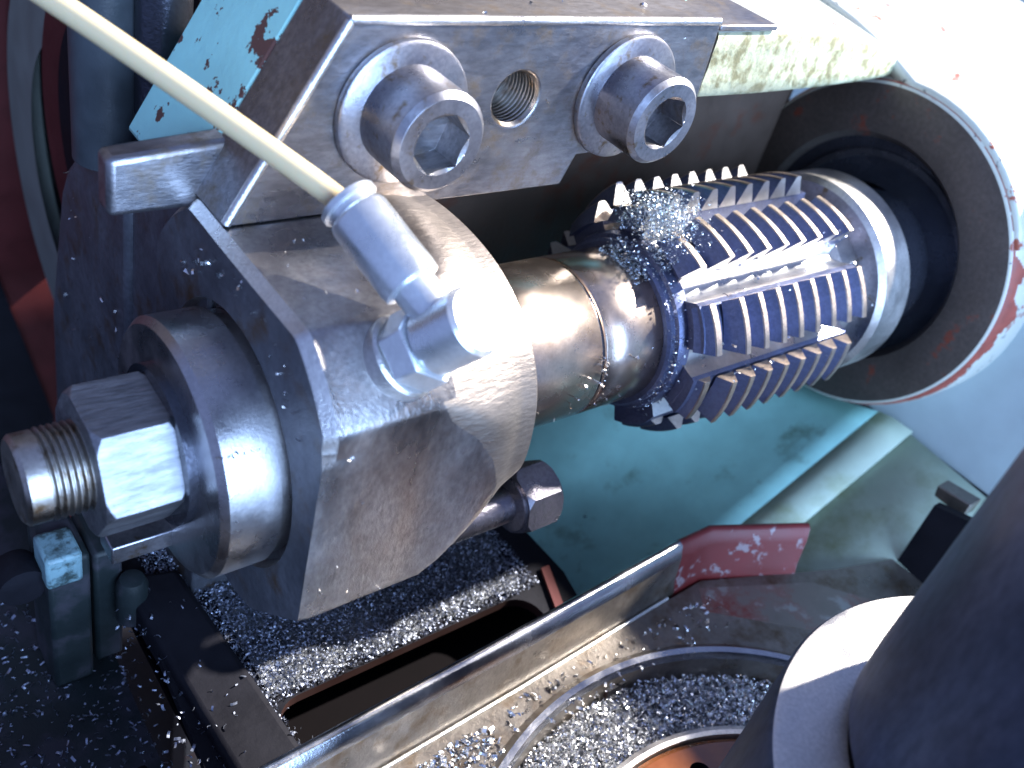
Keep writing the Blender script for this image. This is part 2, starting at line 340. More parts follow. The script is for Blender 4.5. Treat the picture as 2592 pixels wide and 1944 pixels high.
# ================================================================== the outboard bearing body
bearing = thing('outboard_bearing', 'heavy oiled steel bearing body with a milled flat holding the left arbor end', 'bearing', (110, 0, -45))
def rA(t):
    c, s = -math.cos(t), math.sin(t)     # direction (y, z) with y = -cos
    r = 51.0
    if s > 0.02: r = min(r, 43.6 / s)
    if c < -0.02: r = min(r, 42.0 / -c)
    n = Vector((-0.675, -0.738)); d = n.dot(Vector((-42, -27.5)))     # lower diagonal
    q = n.dot(Vector((c, s)))
    if q > 0.02: r = min(r, d / q)
    if s < -0.02: r = min(r, 50.0 / -s)
    if c > 0.02: r = min(r, 45.0 / c)
    return r
def interp(x, tab):
    for (a, u), (b, v) in zip(tab, tab[1:]):
        if x <= b: return u + (v - u) * max(0.0, (x - a) / (b - a))
    return tab[-1][1]
def rbody(x, t):
    c, s = -math.cos(t), math.sin(t)
    f = max(0.0, min(1.0, (x - 106) / 26.0)); f = f * f * (3 - 2 * f)
    c_ = [51.0 - 2.0 * f]
    if s > 0.02: c_.append((43.6 + 6 * f) / s)
    if c < -0.02: c_.append((42.0 + 3.6 * f) / -c)
    n = Vector((-0.675, -0.738)); d = interp(x, [(109, 48.65), (113, 48.4), (117, 46.0), (122, 41.2), (128, 35.6), (136, 30.5), (140, 28)])
    q = n.dot(Vector((c, s)))
    if q > 0.02: c_.append(d / q)
    if s < -0.02: c_.append(50.0 / -s)
    if c > 0.02: c_.append(45.0 / c)
    p = 160.0 * (1 - f) + 14.0 * f if f < 1 else 14.0
    m_ = min(c_)
    return m_ * sum((m_ / v) ** p for v in c_) ** (-1.0 / p)
NS = 720
bm = NB(); rings = []
def blend(a, b, f): return a + (b - a) * f
xs_ = [80.9, 83.4, 92, 100] + [104 + 0.5 * i for i in range(65)] + [136.8]
for x in xs_:
    ring = []
    for i in range(NS):
        t = 2 * math.pi * i / NS; r = rbody(max(83.4, min(x, 136)), t)
        if x < 81: r -= 0.5 + 1.5 * max(0.0, min(1.0, (math.degrees(t) - 26) / 6)) * (1 if t < math.pi else 0)
        if x > 136.5: r -= 0.8
        ring.append(bm.verts.new((x, -r * math.cos(t), r * math.sin(t))))
    rings.append(ring)
def is_brushed(p):
    if p.x < 96: return False
    if p.z < 30 and p.y < -38: return p.x > interp(-p.z, [(-29.5, 108.5), (-24, 111.5), (-18, 119.0), (-10, 124.8), (-2, 127.8), (6, 128), (14, 124), (27, 113.5)])
    if p.z < -20: return p.x > 114
    return p.x > 112 + (p.y + 40) * 0.06
for q, (A, B) in enumerate(zip(rings, rings[1:])):
    for i in range(NS):
        fc = bm.faces.new((A[i], A[(i + 1) % NS], B[(i + 1) % NS], B[i]))
        if q == 0: fc.material_index = 1 if 30 < 360 * i / NS < 180 else 0
        elif is_brushed(fc.calc_center_median()): fc.material_index = 2
bm.faces.new(rings[-1])
# front face with a bore for the sleeve
ins = [bm.verts.new((80.9, -0.3 - 28.3 * math.cos(2 * math.pi * i / NS), -4.4 + 28.3 * math.sin(2 * math.pi * i / NS))) for i in range(NS)]
mid = [bm.verts.new((80.9, -0.3 - 33.0 * math.cos(2 * math.pi * i / NS), -4.4 + 33.0 * math.sin(2 * math.pi * i / NS))) for i in range(NS)]
dep = [bm.verts.new((84.5, -0.3 - 32.0 * math.cos(2 * math.pi * i / NS), -4.4 + 32.0 * math.sin(2 * math.pi * i / NS))) for i in range(NS)]
for A, B, mi in ((rings[0], mid, 3), (mid, dep, 1)):
    for i in range(NS):
        fc = bm.faces.new((A[i], A[(i + 1) % NS], B[(i + 1) % NS], B[i])); fc.material_index = mi
bm.faces.new(dep)
for v in ins: bm.verts.remove(v)
finish(bm, 'housing', ['body', 'bright', 'body_brushed', 'face'], bearing, smooth=22)
# the plate behind (its end face is the dark face at the left)
bm = NB(); prism(bm, [(18, 40.4), (45, 37.5), (66, 32.5), (66, -120), (18, -120), (18, -44)], 'X', 83.2, 106); finish(bm, 'web', 'face', bearing, bevel=0.8)
bm = NB(); prism(bm, [(65.5, -125), (140, -125), (137, -60), (125, -20), (120.5, -5), (114, 6), (105, 15), (92, 22.5), (78, 28.5), (65.5, 32.6)], 'X', 81.5, 112); finish(bm, 'end_plate', 'face', bearing, bevel=2.6, bev_seg=3)

# ================================================================== clamp block and its screws
block = thing('clamp_block', 'stained ground steel clamp block with slanted end and two big socket screws', 'clamp block', (155, 22, 44))
bm = NB(); prism(bm, [(83, 44), (181, 43.8), (184, 52.6), (203, 53.4), (226.5, 67), (225, 89.8), (108, 89.8)], 'Y', 13, 30.8)
bo = finish(bm, 'body', ['block', 'thread'], block, bevel=0.0)
def holecut(c, r, d):
    q = NB(); pr = [(0, r + 0.6), (1.0, r)]; x = 1.0
    pr = [(-2, r + 2.0), (1.2, r - 0.2)]; x = 1.2
    while x < d: pr += [(x + 0.5, r - 0.2), (x + 0.9, r + 0.55)]; x += 1.3
    pr += [(d, 0)]
    # lathe along +Y : frame for 'Y' maps z to -y, so use an explicit axis
    lathe(q, pr, (0, 1, 0), c, seg=48); 
    return finish(q, 'cutter', 'thread', None)
cut(bo, [holecut((157.5, 13, 69.8), 6.8, 14)])
md = bo.modifiers.new('bevel', 'BEVEL'); md.width = 0.45 * S; md.segments = 2; md.limit_method = 'ANGLE'; md.angle_limit = R_(40)
bm = NB(); prism(bm, [(64, 40.2), (96, 40.6), (96, 57.2), (64, 54.0)], 'Y', 27.8, 35); finish(bm, 'tongue', 'block', block, bevel=1.6, bev_seg=3)
# bright beads shaped to paint the highlights along the block's edges
bm = NB()
def edge_strip(bm, a, b, w, off):
    a, b = Vector(a), Vector(b); t = (b - a).normalized()
    prism_pts = []
    for p in (a, b):
        prism_pts.append([bm.verts.new(p + Vector(o)) for o in off])
    A, B = prism_pts; n = len(A)
    bm.faces.new(A); bm.faces.new(B[::-1])
    for i in range(n): bm.faces.new((A[i], B[i], B[(i + 1) % n], A[(i + 1) % n]))
def bead(a, b, r):
    a, b = Vector(a), Vector(b); n_ = 60
    tube(bm, [a.lerp(b, i / n_) for i in range(n_ + 1)], r, 14)
bead((108.2, 13.75, 89.05), (225, 13.75, 89.05), 1.15)
bead((84.0, 13.75, 44.3), (108.3, 13.75, 88.8), 1.1)
finish(bm, 'edge_highlight', 'bright', block, smooth=60)

washers = []; screws = []
def make_screw(x, z, lab, labw):
    s = thing('cap_screw', lab, 'screw', (x, 13, z), 'socket head screws of the clamp block')
    bm = NB(); lathe(bm, [(0.6, 0), (0.6, 12.0), (15.6, 12.0), (17.0, 10.7), (17.0, 0)], (0, -1, 0), (x, 13, z), seg=80)
    hd = finish(bm, 'head', ['screw', 'block'], s, smooth=30)
    q = NB(); hexprism(q, (0, -1, 0), (x, 13, z), 7.4, 8.5, 20, 12); cc = finish(q, 'cutter', 'block', None)
    q = NB(); lathe(q, [(16.2, 6.2), (17.6, 8.1), (17.6, 0)], (0, -1, 0), (x, 13, z), seg=48); c2 = finish(q, 'cutter', 'block', None)
    cut(hd, [cc, c2])
    md = hd.modifiers.new('bevel', 'BEVEL'); md.width = 0.3 * S; md.segments = 2; md.limit_method = 'ANGLE'; md.angle_limit = R_(35)
    w_ = NB(); lathe(w_, [(0, 7), (0, 16.9), (0.7, 17.3), (1.9, 17.1), (2.5, 16.3), (2.5, 7)], (0, -1, 0), (x, 13, z), seg=96)
    wo = finish(w_, 'washer', 'screw', None, smooth=40, origin=Vector((x, 13, z)))
    tag(wo, labw, 'washer', 'washers under the socket head screws')
    return s
s1 = make_screw(124, 68.6, 'larger looking socket head screw nearest the slanted end of the block', 'flat round washer under the socket screw nearest the slanted end')
for ch in s1.children: pass
s2 = copy_tree(s1); s2.location.x = 195 * S; s2.location.z = 69.2 * S
s2['label'] = 'socket head screw overhanging the dark gap above the toothed cutter'
for ch in s2.children: ch.rotation_euler = (0, R_(22), 0)
w1 = [o for o in col.objects if o.name == 'washer'][0]
w2 = w1.copy(); col.objects.link(w2); w2.location.x = 195 * S; w2.location.z = 69.2 * S
w2['label'] = 'flat round washer under the socket screw above the toothed cutter'

# ================================================================== overarm and spindle housing
over = thing('overarm_casting', 'chipped pale painted overarm casting ending in a round spindle housing', 'casting', (300, 40, 60))
HC = (5.0, 3.0)
def slx(z): return 83 + (z - 44) * 25 / 45.6
bm = NB(); prism(bm, [(slx(41.5), 41.5), (104, 41.5), (110, 50), (230, 50), (230, 89.6), (slx(89.6), 89.6)], 'Y', 31, 66)
finish(bm, 'arm', 'cyan', over, bevel=1.0)
# right half: pad + mottled face, flowing into the housing
def grid(bm, rows, mi=0):
    V = [[bm.verts.new(p) for p in r] for r in rows]
    for A, B in zip(V, V[1:]):
        for i in range(len(A) - 1): bm.faces.new((A[i], A[i + 1], B[i + 1], B[i])).material_index = mi
    return V
front = [(226.8, 13.4, 86.6, 66.8), (254, 13.6, 86.9, 66.6), (290, 15.5, 85.0, 66.4), (318, 18.2, 80.5, 66.2), (336, 20.6, 75.8, 66.0), (343, 21.8, 73.2, 66.0)]
bm = NB(); rows = []
for x, y, zt, zb in front:
    r_ = [(x, y + 3, zb - 0.2), (x, y + 0.8, zb), (x, y, zb + 1.2)] + [(x, y + 0.15 * math.sin(k * 2.1 + x), zb + 1.2 + (zt - zb - 3.4) * k / 4) for k in range(1, 5)] + [(x, y + 0.6, zt - 0.8), (x, y + 2.0, zt - 0.1)]
    f = (x - 226) / 117
    for yy, dz in ((8, 0.2), (20, 0.6), (45, 1.0), (90, 1.5), (140, 2.0)): r_.append((x, y + yy, zt + dz + f * f * yy * 0.10))
    rows.append(r_)
grid(bm, rows)
bm.normal_update()
for f in bm.faces:
    c_ = f.calc_center_median()
    if c_.y < 24 and c_.z < front[0][2] - 1.0 and abs(f.normal.y) > 0.5: f.material_index = 1
ends = [bm.verts.new(v) for v in rows[0]] ; 
finish(bm, 'front_rib', ['paint', 'mottle'], over, smooth=50)
bm = NB(); rows = []
for x, dx in ((342.4, -0.6), (345, 0), (360, 0.3), (400, 0.8), (440, 2), (480, 5)):
    r_ = []
    for a in range(30, 100, 6):
        r = 66.0 + dx; r_.append((x, HC[0] - r * math.cos(R_(a)) , HC[1] + r * math.sin(R_(a))))
    for yy, zz in ((21.8, 72.4), (30, 75), (45, 78.6), (70, 82.5), (110, 86), (160, 88)): r_.append((x, yy, zz + dx))
    rows.append(r_)
grid(bm, rows); o = finish(bm, 'top', 'paint', over, smooth=60); md = o.modifiers.new('thick', 'SOLIDIFY'); md.thickness = 5 * S; md.offset = -1
bm = NB(); box(bm, 226, 252, 13.2, 70, 86.4, 88.2); finish(bm, 'machined_pad', 'block', over, bevel=0.4)
# housing cylinder with bore
bm = NB(); lathe(bm, [(344.5, 26), (344.5, 42.8), (342.6, 44.2), (341.6, 45), (341.6, 62.6), (342.4, 63.6)] + [(342.4 + 0.9 * i, 63.6 + 2.6 * (1 - math.exp(-i / 4))) for i in range(1, 16)] + [(400, 67), (470, 72), (470, 26)], 'X', (0, HC[0], HC[1]), seg=360, caps=False, mat_of=lambda k: 1 if k < 4 else 0)
for f in bm.faces:
    c_ = f.calc_center_median(); a = math.degrees(math.atan2(c_.z - HC[1], -(c_.y - HC[0])))
    rr_ = math.hypot(c_.y - HC[0], c_.z - HC[1])
    if rr_ < 43.4: f.material_index = 3
    if 342 < c_.x < 357 and rr_ > 63:
        wd = 0.7 + 1.3 * noise_.noise(Vector((a * 0.06, 3.1, 0))) + 1.2 * noise_.noise(Vector((a * 0.3, 0, 7)))
        for a0, w0, h0 in ((8, 6, 8.5), (22, 5, 6), (-3, 5, 4), (-20, 12, 3.5), (-40, 12, 3.0), (84, 10, 4.0), (50, 5, 2.0)): wd += h0 * math.exp(-((a - a0) / w0) ** 2) * (1 + 0.35 * noise_.noise(Vector((a * 0.5, c_.x * 0.2, 1))))
        if c_.x - 342.2 < wd: f.material_index = 2
finish(bm, 'housing', ['paint', 'endface', 'primer', 'oiled'], over, smooth=40)
bm = NB(); lathe(bm, [(343.5, 43.0), (343.5, 40.4), (346, 39.6), (346, 38), (349, 37.4), (349, 33), (356, 32), (356, 15)], 'X', seg=128, caps=False); finish(bm, 'bore_seal', 'seal', over, smooth=30)
bm = NB(); box(bm, 114, 344, 58, 62, -40, 66); finish(bm, 'inner_web', 'cavity', over)
# drain hole
bm = NB(); lathe(bm, [(0, 3.2), (0.4, 2.4), (-3, 2.2)], (0.1, -0.93, -0.36), (366, HC[0] - 61.9, HC[1] - 24.2), seg=32, caps=False); finish(bm, 'drilled_hole', 'brown', over)

# column behind the gap
bm = NB(); box(bm, 112, 344, 76, 90, -330, 66)
tag(finish(bm, 'machine_column', 'cavity', None, origin=Vector((228, 83, -330))), 'dark rusty machine column in the gap behind the cutter', 'casting')
# wall below the housing
bm = NB(); prism(bm, [(-260, -57), (-8, -60), (40, -59), (40, 60), (-260, 60)], 'X', 362, 372)
tag(finish(bm, 'base_wall', 'wall', None, origin=Vector((362, -110, -57))), 'pale blue grey painted base panel below the round housing', 'panel')

# ================================================================== green drip tray
tray = thing('drip_tray', 'oily green painted sloping sheet tray under the toothed cutter', 'tray', (280, -30, -100))
def slope(x): return -57 - 0.56 * (358 - x)
def sheet(name, rows, matn):
    """rows: list of lists of (x,y,z)"""
    bm = NB(); V = [[bm.verts.new(p) for p in r] for r in rows]
    for A, B in zip(V, V[1:]):
        for i in range(len(A) - 1): bm.faces.new((A[i], A[i + 1], B[i + 1], B[i]))
    o = finish(bm, name, matn, tray, smooth=60); md = o.modifiers.new('thick', 'SOLIDIFY'); md.thickness = 1.2 * S; md.offset = -1; return o
xs = [196 + 162 * i / 16 for i in range(17)]
sheet('near_sheet', [[(x, -130, slope(x) - 5) for x in xs], [(x, -90, slope(x) - 2) for x in xs], [(x, -50, slope(x)) for x in xs]], 'green_pale')
sheet('fold_strip', [[(x, -50, slope(x) + 1.6) for x in xs], [(x, -40, slope(x) + 1.2) for x in xs], [(x, -34, slope(x) - 0.6) for x in xs]], 'green_pale')
sheet('far_sheet', [[(x, -34, slope(x) - 0.6) for x in xs], [(x, -24, slope(x) - 5) for x in xs], [(x, -10, slope(x) - 10) for x in xs], [(x, 10, slope(x) - 13) for x in xs], [(x, 35, slope(x) - 10) for x in xs], [(x, 70, slope(x) + 10) for x in xs]], 'green')

GAP_SHADE = [(-82.6, -50), (-96, -46), (-96, -105), (-83.4, -105)]
# small brown clip at right of tray and a near-black bar painting the shaded gap
bm = NB(); prism(bm, [(-91, -45.4), (-77.6, -47.6), (-78.6, -52), (-91, -52)], 'X', 326, 334); cl = finish(bm, 'steel_clip', 'pan', None, bevel=0.5, origin=Vector((330, -84, -52)))
tag(cl, 'small rusty steel clip at the corner of the pale base panel', 'clip')
bm = NB(); prism(bm, GAP_SHADE, 'X', 318, 322); st = finish(bm, 'gap_shade_bar', 'dark', None, origin=Vector((322, -90, -150)))
tag(st, 'near-black bar painting the shaded gap below the rusty clip at the right', 'gap shade')

# ================================================================== swarf pan with bore
pan = thing('swarf_pan', 'worn oily steel swarf pan with a raised bright lip and round bore', 'pan', (180, -140, -80))
BC = (172.0, -164.0)
bm = NB(); prism(bm, [(-30, -63.0), (60, -61.5), (235, -54), (290, -74), (420, -110), (420, -360), (-30, -360)], 'Z', -84, -80)
pf = finish(bm, 'floor', 'pan', pan)
q = NB(); lathe(q, [(-90, 97), (-70, 97)], 'Z', (*BC, 0), seg=160); cut(pf, [finish(q, 'cutter', 'pan', None)])
bm = NB(); lathe(bm, [(-80.0, 100.5), (-78.6, 98.5), (-78.8, 96.6), (-81, 95.6), (-104, 95.0), (-104, 100), (-80, 100.5)], 'Z', (*BC, 0), seg=180, caps=False, mat_of=lambda k: 1 if k in (1, 2) else 0); finish(bm, 'bore_rim', ['pan', 'polished'], pan, smooth=40)
# lip: cross-section swept along the pan's far edge
bm = NB(); sec = []
path = [(-30, -63.0), (60, -61.0), (150, -57.2), (222, -53.2), (236, -53.0), (272, -68)]
for i, (x, y) in enumerate(path):
    a = Vector(path[max(i - 1, 0)]); c = Vector(path[min(i + 1, len(path) - 1)]); t = (c - a).normalized(); n = Vector((-t.y, t.x))
    pr = [(0, -80.2), (1.5, -76), (3.0, -66), (4.6, -61.2), (6.2, -60.2), (7.6, -61.2), (7.8, -64), (7.0, -92), (0, -92)]
    if i == len(path) - 1: pr = [(o, z) for o, z in pr]
    sec.append([bm.verts.new((x + n.x * o, y + n.y * o, z)) for o, z in pr])
for q_, (A, B) in enumerate(zip(sec, sec[1:])):
    for i in range(len(A)):
        f = bm.faces.new((A[i], A[(i + 1) % len(A)], B[(i + 1) % len(A)], B[i]))
        f.material_index = 2 if i in (2, 3, 4, 5) and q_ < 3 else (1 if q_ >= 3 else 0)
bm.faces.new(sec[0]); bm.faces.new(sec[-1][::-1])
finish(bm, 'lip', ['pan', 'red', 'polished'], pan, smooth=70)
bm = NB(); tube(bm, [(-30, -63.6, -80), (60, -61.6, -80), (150, -57.8, -80), (218, -54.0, -80)], 0.6, 8); finish(bm, 'base_highlight_bead', 'bright', pan)  # bright bead painting the highlight line along the lip's base
bm = NB(); prism(bm, [(232, -56), (275, -74), (290, -90), (262, -92), (226, -64)], 'Z', -80.2, -79.9); finish(bm, 'painted_corner', 'pan_red', pan)
# table inside the bore
tb = thing('brown_disc', 'oily brown disc with a dark hole sunk in the swarf filled bore', 'disc', (172, -160, -100))
bm = NB(); lathe(bm, [(-100, 0), (-87, 0), (-86.6, 67), (-87.6, 68.5), (-100, 68.5)], 'Z', (172, -161, 0), seg=128)
dk = finish(bm, 'plate', ['brown', 'dark'], tb, smooth=40)
q = NB(); lathe(q, [(-99.5, 3.6), (-80, 3.6)], 'Z', (186, -104, 0), seg=24); cut(dk, [finish(q, 'cutter', 'dark', None)])
bm = NB(); lathe(bm, [(-97, 72), (-85.4, 71.6), (-85.0, 70.2), (-85.6, 69), (-97, 68.8)], 'Z', (172, -161, 0), seg=128, caps=False); finish(bm, 'steel_band', 'blank', tb, smooth=40)
bm = NB(); lathe(bm, [(-92, 60), (-92, 96.5)], 'Z', (*BC, 0), seg=128, caps=False); rb = finish(bm, 'bore_floor', 'chip_bed', pan)

# ================================================================== work arbor: blank and column
blank = thing('gear_blank', 'bright turned steel gear blank with a sunlit flat top', 'gear blank', (176, -172, -80))
bm = NB(); lathe(bm, [(-96, 62.0), (-1.6, 62.6), (-0.3, 62.0), (0, 60.8), (0, 38), (-6, 37)], 'Z', (178, -174, 0), seg=200, caps=False, mat_of=lambda k: 0 if k in (2, 3) else 1)
finish(bm, 'disc', ['blank', 'column'], blank, smooth=30)
colm = thing('work_spindle', 'thick dark steel work spindle rising at the right edge', 'spindle', (174, -168, 0))
bm = NB(); lathe(bm, [(-6, 36.5), (1.2, 36.5), (2.4, 38.6), (5, 40.2), (14, 40.6), (300, 41)], 'Z', (176, -165, 0), seg=200); finish(bm, 'post', 'column', colm, smooth=40)
bm = NB(); lathe(bm, [(-2, 37.6), (0.5, 38.3), (2.6, 37.4), (2.6, 36)], 'Z', (176, -165, 0), seg=160, caps=False); finish(bm, 'groove_shade_ring', 'black_gap', colm)  # black ring painting the dark gap at the foot of the post

# ================================================================== slotted table under the bearing
tablet = thing('slotted_table', 'dark chip covered table plate with a long rounded slot below the bearing body', 'table', (130, -10, -90))
def rrect(x0, x1, y0, y1, r, n=6):
    pts = []
    for cx_, cy_, a0 in ((x1 - r, y1 - r, 0), (x0 + r, y1 - r, 90), (x0 + r, y0 + r, 180), (x1 - r, y0 + r, 270)):
        for i in range(n + 1): a = R_(a0 + 90 * i / n); pts.append((cx_ + r * math.cos(a), cy_ + r * math.sin(a)))
    return pts
bm = NB(); prism(bm, [(72, 75), (62, -70), (186, -70), (196, -26), (192, 75)], 'Z', -88.5, -85); tp = finish(bm, 'plate', ['dark', 'slot_edge'], tablet)
q = NB(); prism(q, rrect(86, 178, -80, -27, 9), 'Z', -130, -60); cut(tp, [finish(q, 'cutter', 'slot_edge', None)])
bm = NB(); prism(bm, [(70, -70), (200, -70), (200, 40), (70, 40)], 'Z', -108, -105); finish(bm, 'slot_shade_sheet', 'black_gap', tablet)  # near-black sheet standing in for the shaded slot void
bm = NB(); prism(bm, [(176.5, -52), (180, -52), (192, -22), (188.5, -22)], 'Z', -84.9, -83.6); finish(bm, 'painted_edge', 'red_dark', tablet)

# ================================================================== lower left: guide bar, fixture, chips floor
bm = NB(); prism(bm, [(66, 30), (82, 26), (90, -80), (71, -80)], 'Z', -92, -80.4)
tag(finish(bm, 'guide_bar', 'dark', None, bevel=2.0, bev_seg=3, origin=Vector((76, -20, -92))), 'dark iron bar lying beside the chip pile at lower left', 'bar')
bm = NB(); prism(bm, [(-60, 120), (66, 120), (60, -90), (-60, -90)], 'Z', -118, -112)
tag(finish(bm, 'chip_floor', 'teal', None, origin=Vector((10, 0, -118))), 'grimy teal floor plate with shade in its colour at the lower left corner', 'plate')
fx = thing('teal_fixture', 'blurred teal painted fixture with pale square top below the threaded end', 'fixture', (38, 20, -112))
bm = NB(); box(bm, 45, 56, 22, 40, -112, -58); finish(bm, 'post', 'teal', fx, bevel=1.2)
bm = NB(); prism(bm, [(44.6, 21.6), (54, 21.6), (54, 33), (44.6, 33)], 'Z', -67, -56); finish(bm, 'cap', 'pale_teal', fx, bevel=1.0)
bm = NB(); box(bm, 58, 66, 26, 46, -112, -64); finish(bm, 'second_post', 'teal', fx, bevel=1.2)
bm = NB(); lathe(bm, [(0, 0), (0.3, 5.2), (3, 6.2), (10, 6.2)], 'Y', (40, 36, -68), seg=32); finish(bm, 'knob', 'dark', fx)
bm = NB(); lathe(bm, [(-90, 4.4), (-76, 4.4), (-73.5, 3.4), (-72.6, 0)], 'Z', (67, 22, 0), seg=32)
tag(finish(bm, 'oil_nipple', 'teal', None, origin=Vector((67, 22, -88))), 'small round green oil nipple at the head of the dark bar', 'nipple')
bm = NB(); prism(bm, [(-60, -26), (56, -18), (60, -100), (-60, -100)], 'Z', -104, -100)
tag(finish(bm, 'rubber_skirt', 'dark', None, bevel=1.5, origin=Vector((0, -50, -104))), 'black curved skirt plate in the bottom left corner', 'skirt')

# ================================================================== bolt below the bearing body
bolt = thing('hex_bolt', 'oily hexagon headed bolt poking out under the bearing body', 'bolt', (168, -20, -42))
bm = NB(); hexprism(bm, 'X', (0, -20, -43.5), 11.0, 164, 177.5, 17)
bh = finish(bm, 'head', 'bolt', bolt)
q = NB(); lathe(q, [(163, 9.2), (166.2, 11.3), (175.4, 11.3), (178.4, 9.0), (178.4, 20), (163, 20), (163, 9.2)], 'X', (0, -20, -43.5), seg=64, caps=False)
cut(bh, [finish(q, 'cutter', 'bolt', None)])
bm = NB(); lathe(bm, [(128, 5.6), (162, 5.6), (163, 8.6), (166.2, 8.8)], 'X', (0, -20, -43.5), seg=48); finish(bm, 'shank', 'bolt', bolt)

# ================================================================== hose fitting and tube
n = Vector((0.37, -0.54, 0.76)).normalized(); B0 = Vector((101.9, -33.0, 37.6))
fit = thing('hose_fitting', 'shiny plated banjo hose fitting screwed into the bearing body', 'hose fitting', B0)
bm = NB(); lathe(bm, [(-3, 9.2), (0.6, 9.2), (1.2, 8.6), (1.2, 0)], n, B0, seg=64); finish(bm, 'seal_washer', 'bright', fit)
bm = NB(); hexprism(bm, n, B0, 8.9, 1.2, 7.6, 10); finish(bm, 'hex_base', 'fitting', fit, bevel=0.5)
bm = NB(); lathe(bm, [(7.6, 6.4), (8.2, 7.2), (18.8, 7.4), (19.8, 6.5), (20, 0)], n, B0, seg=64); finish(bm, 'barrel', 'fitting', fit, smooth=30)
mid = B0 + n * 13.0
d = Vector((-0.243, 0.882, 0.403)).normalized()
bm = NB(); lathe(bm, [(5, 4.6), (12.5, 4.8), (13.2, 5.6)], d, mid, seg=48); finish(bm, 'spigot', 'fitting', fit)
bm = NB(); lathe(bm, [(12.0, 5.2), (12.4, 6.3), (14, 6.5), (30, 6.5), (31, 6.1), (31.3, 5.5), (32.6, 5.6), (33.0, 6.4), (34.2, 6.4), (34.6, 5.8), (34.6, 2.7)], d, mid, seg=64); finish(bm, 'ferrule', 'fitting', fit, smooth=50)
tb0 = mid + d * 28
tend = Vector((55.5, 45.0, 82.5))
pts = [tb0, tb0 + d * 3]
P0, P1 = tb0 + d * 4, tend
far = P1 + (P1 - P0) * 0.6
for i in range(1, 13):
    f = i / 12; pts.append(P0.lerp(far, f) + Vector((0, 0, 1)) * (1.2 * math.sin(math.pi * f)))
bm = NB(); tube(bm, pts, 2.55, 32)
tag(finish(bm, 'plastic_tube', 'tube', None, origin=P0, smooth=60), 'milky white plastic tube running diagonally from the fitting to the top left', 'tube')

# ================================================================== upper left background
pul = thing('stepped_guard', 'blurred stepped round guard with grey and red bands at the far left', 'guard', (100, 165, -31))
bm = NB(); lathe(bm, [(100, 50), (100, 79.5), (130, 79.5)], 'X', (0, 165.5, -31.3), seg=128, caps=False); finish(bm, 'grey_band', 'strip', pul)
bm = NB(); lathe(bm, [(97, 40), (97, 57.5), (101, 57.5)], 'X', (0, 130.5, -2.2), seg=128, caps=False); finish(bm, 'red_band', 'red_dark', pul)
bm = NB(); lathe(bm, [(95, 0), (95, 44), (99, 44)], 'X', (0, 120, 3), seg=96, caps=False); finish(bm, 'dark_hub', 'dark', pul)
bm = NB(); box(bm, -150, 135, 250, 256, -400, 20)
tag(finish(bm, 'red_guard', 'red_dark', None, origin=Vector((0, 253, -400))), 'flat dull red machine guard at the left edge', 'guard')
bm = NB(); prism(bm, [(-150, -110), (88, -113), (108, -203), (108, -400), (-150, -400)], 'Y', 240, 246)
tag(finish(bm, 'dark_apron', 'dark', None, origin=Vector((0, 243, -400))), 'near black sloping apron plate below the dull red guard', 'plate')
rod = thing('dark_rod', 'dark shiny vertical rod beside the cyan painted arm', 'rod', (96, 84, 40))
bm = NB(); lathe(bm, [(20, 7), (120, 7)], 'Z', (97, 82, 0), seg=48); finish(bm, 'bar', 'oiled', rod)
bm = NB(); lathe(bm, [(20, 9), (70, 9), (72, 7.5)], 'Z', (86, 92, 0), seg=48); o = finish(bm, 'grey_sleeve', 'sleeve_grey', None, origin=Vector((86, 92, 20)))
tag(o, 'grey green cylindrical sleeve left of the dark rod', 'sleeve')
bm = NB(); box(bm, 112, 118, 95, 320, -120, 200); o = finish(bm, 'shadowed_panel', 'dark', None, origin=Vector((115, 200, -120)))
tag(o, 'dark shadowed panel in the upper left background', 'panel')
bm = NB(); box(bm, 900, 906, -500, 700, -400, 130)
tag(finish(bm, 'far_panel', 'wall', None, origin=Vector((903, 100, -400))), 'blurred blue grey panel beyond the sunlit housing', 'panel')

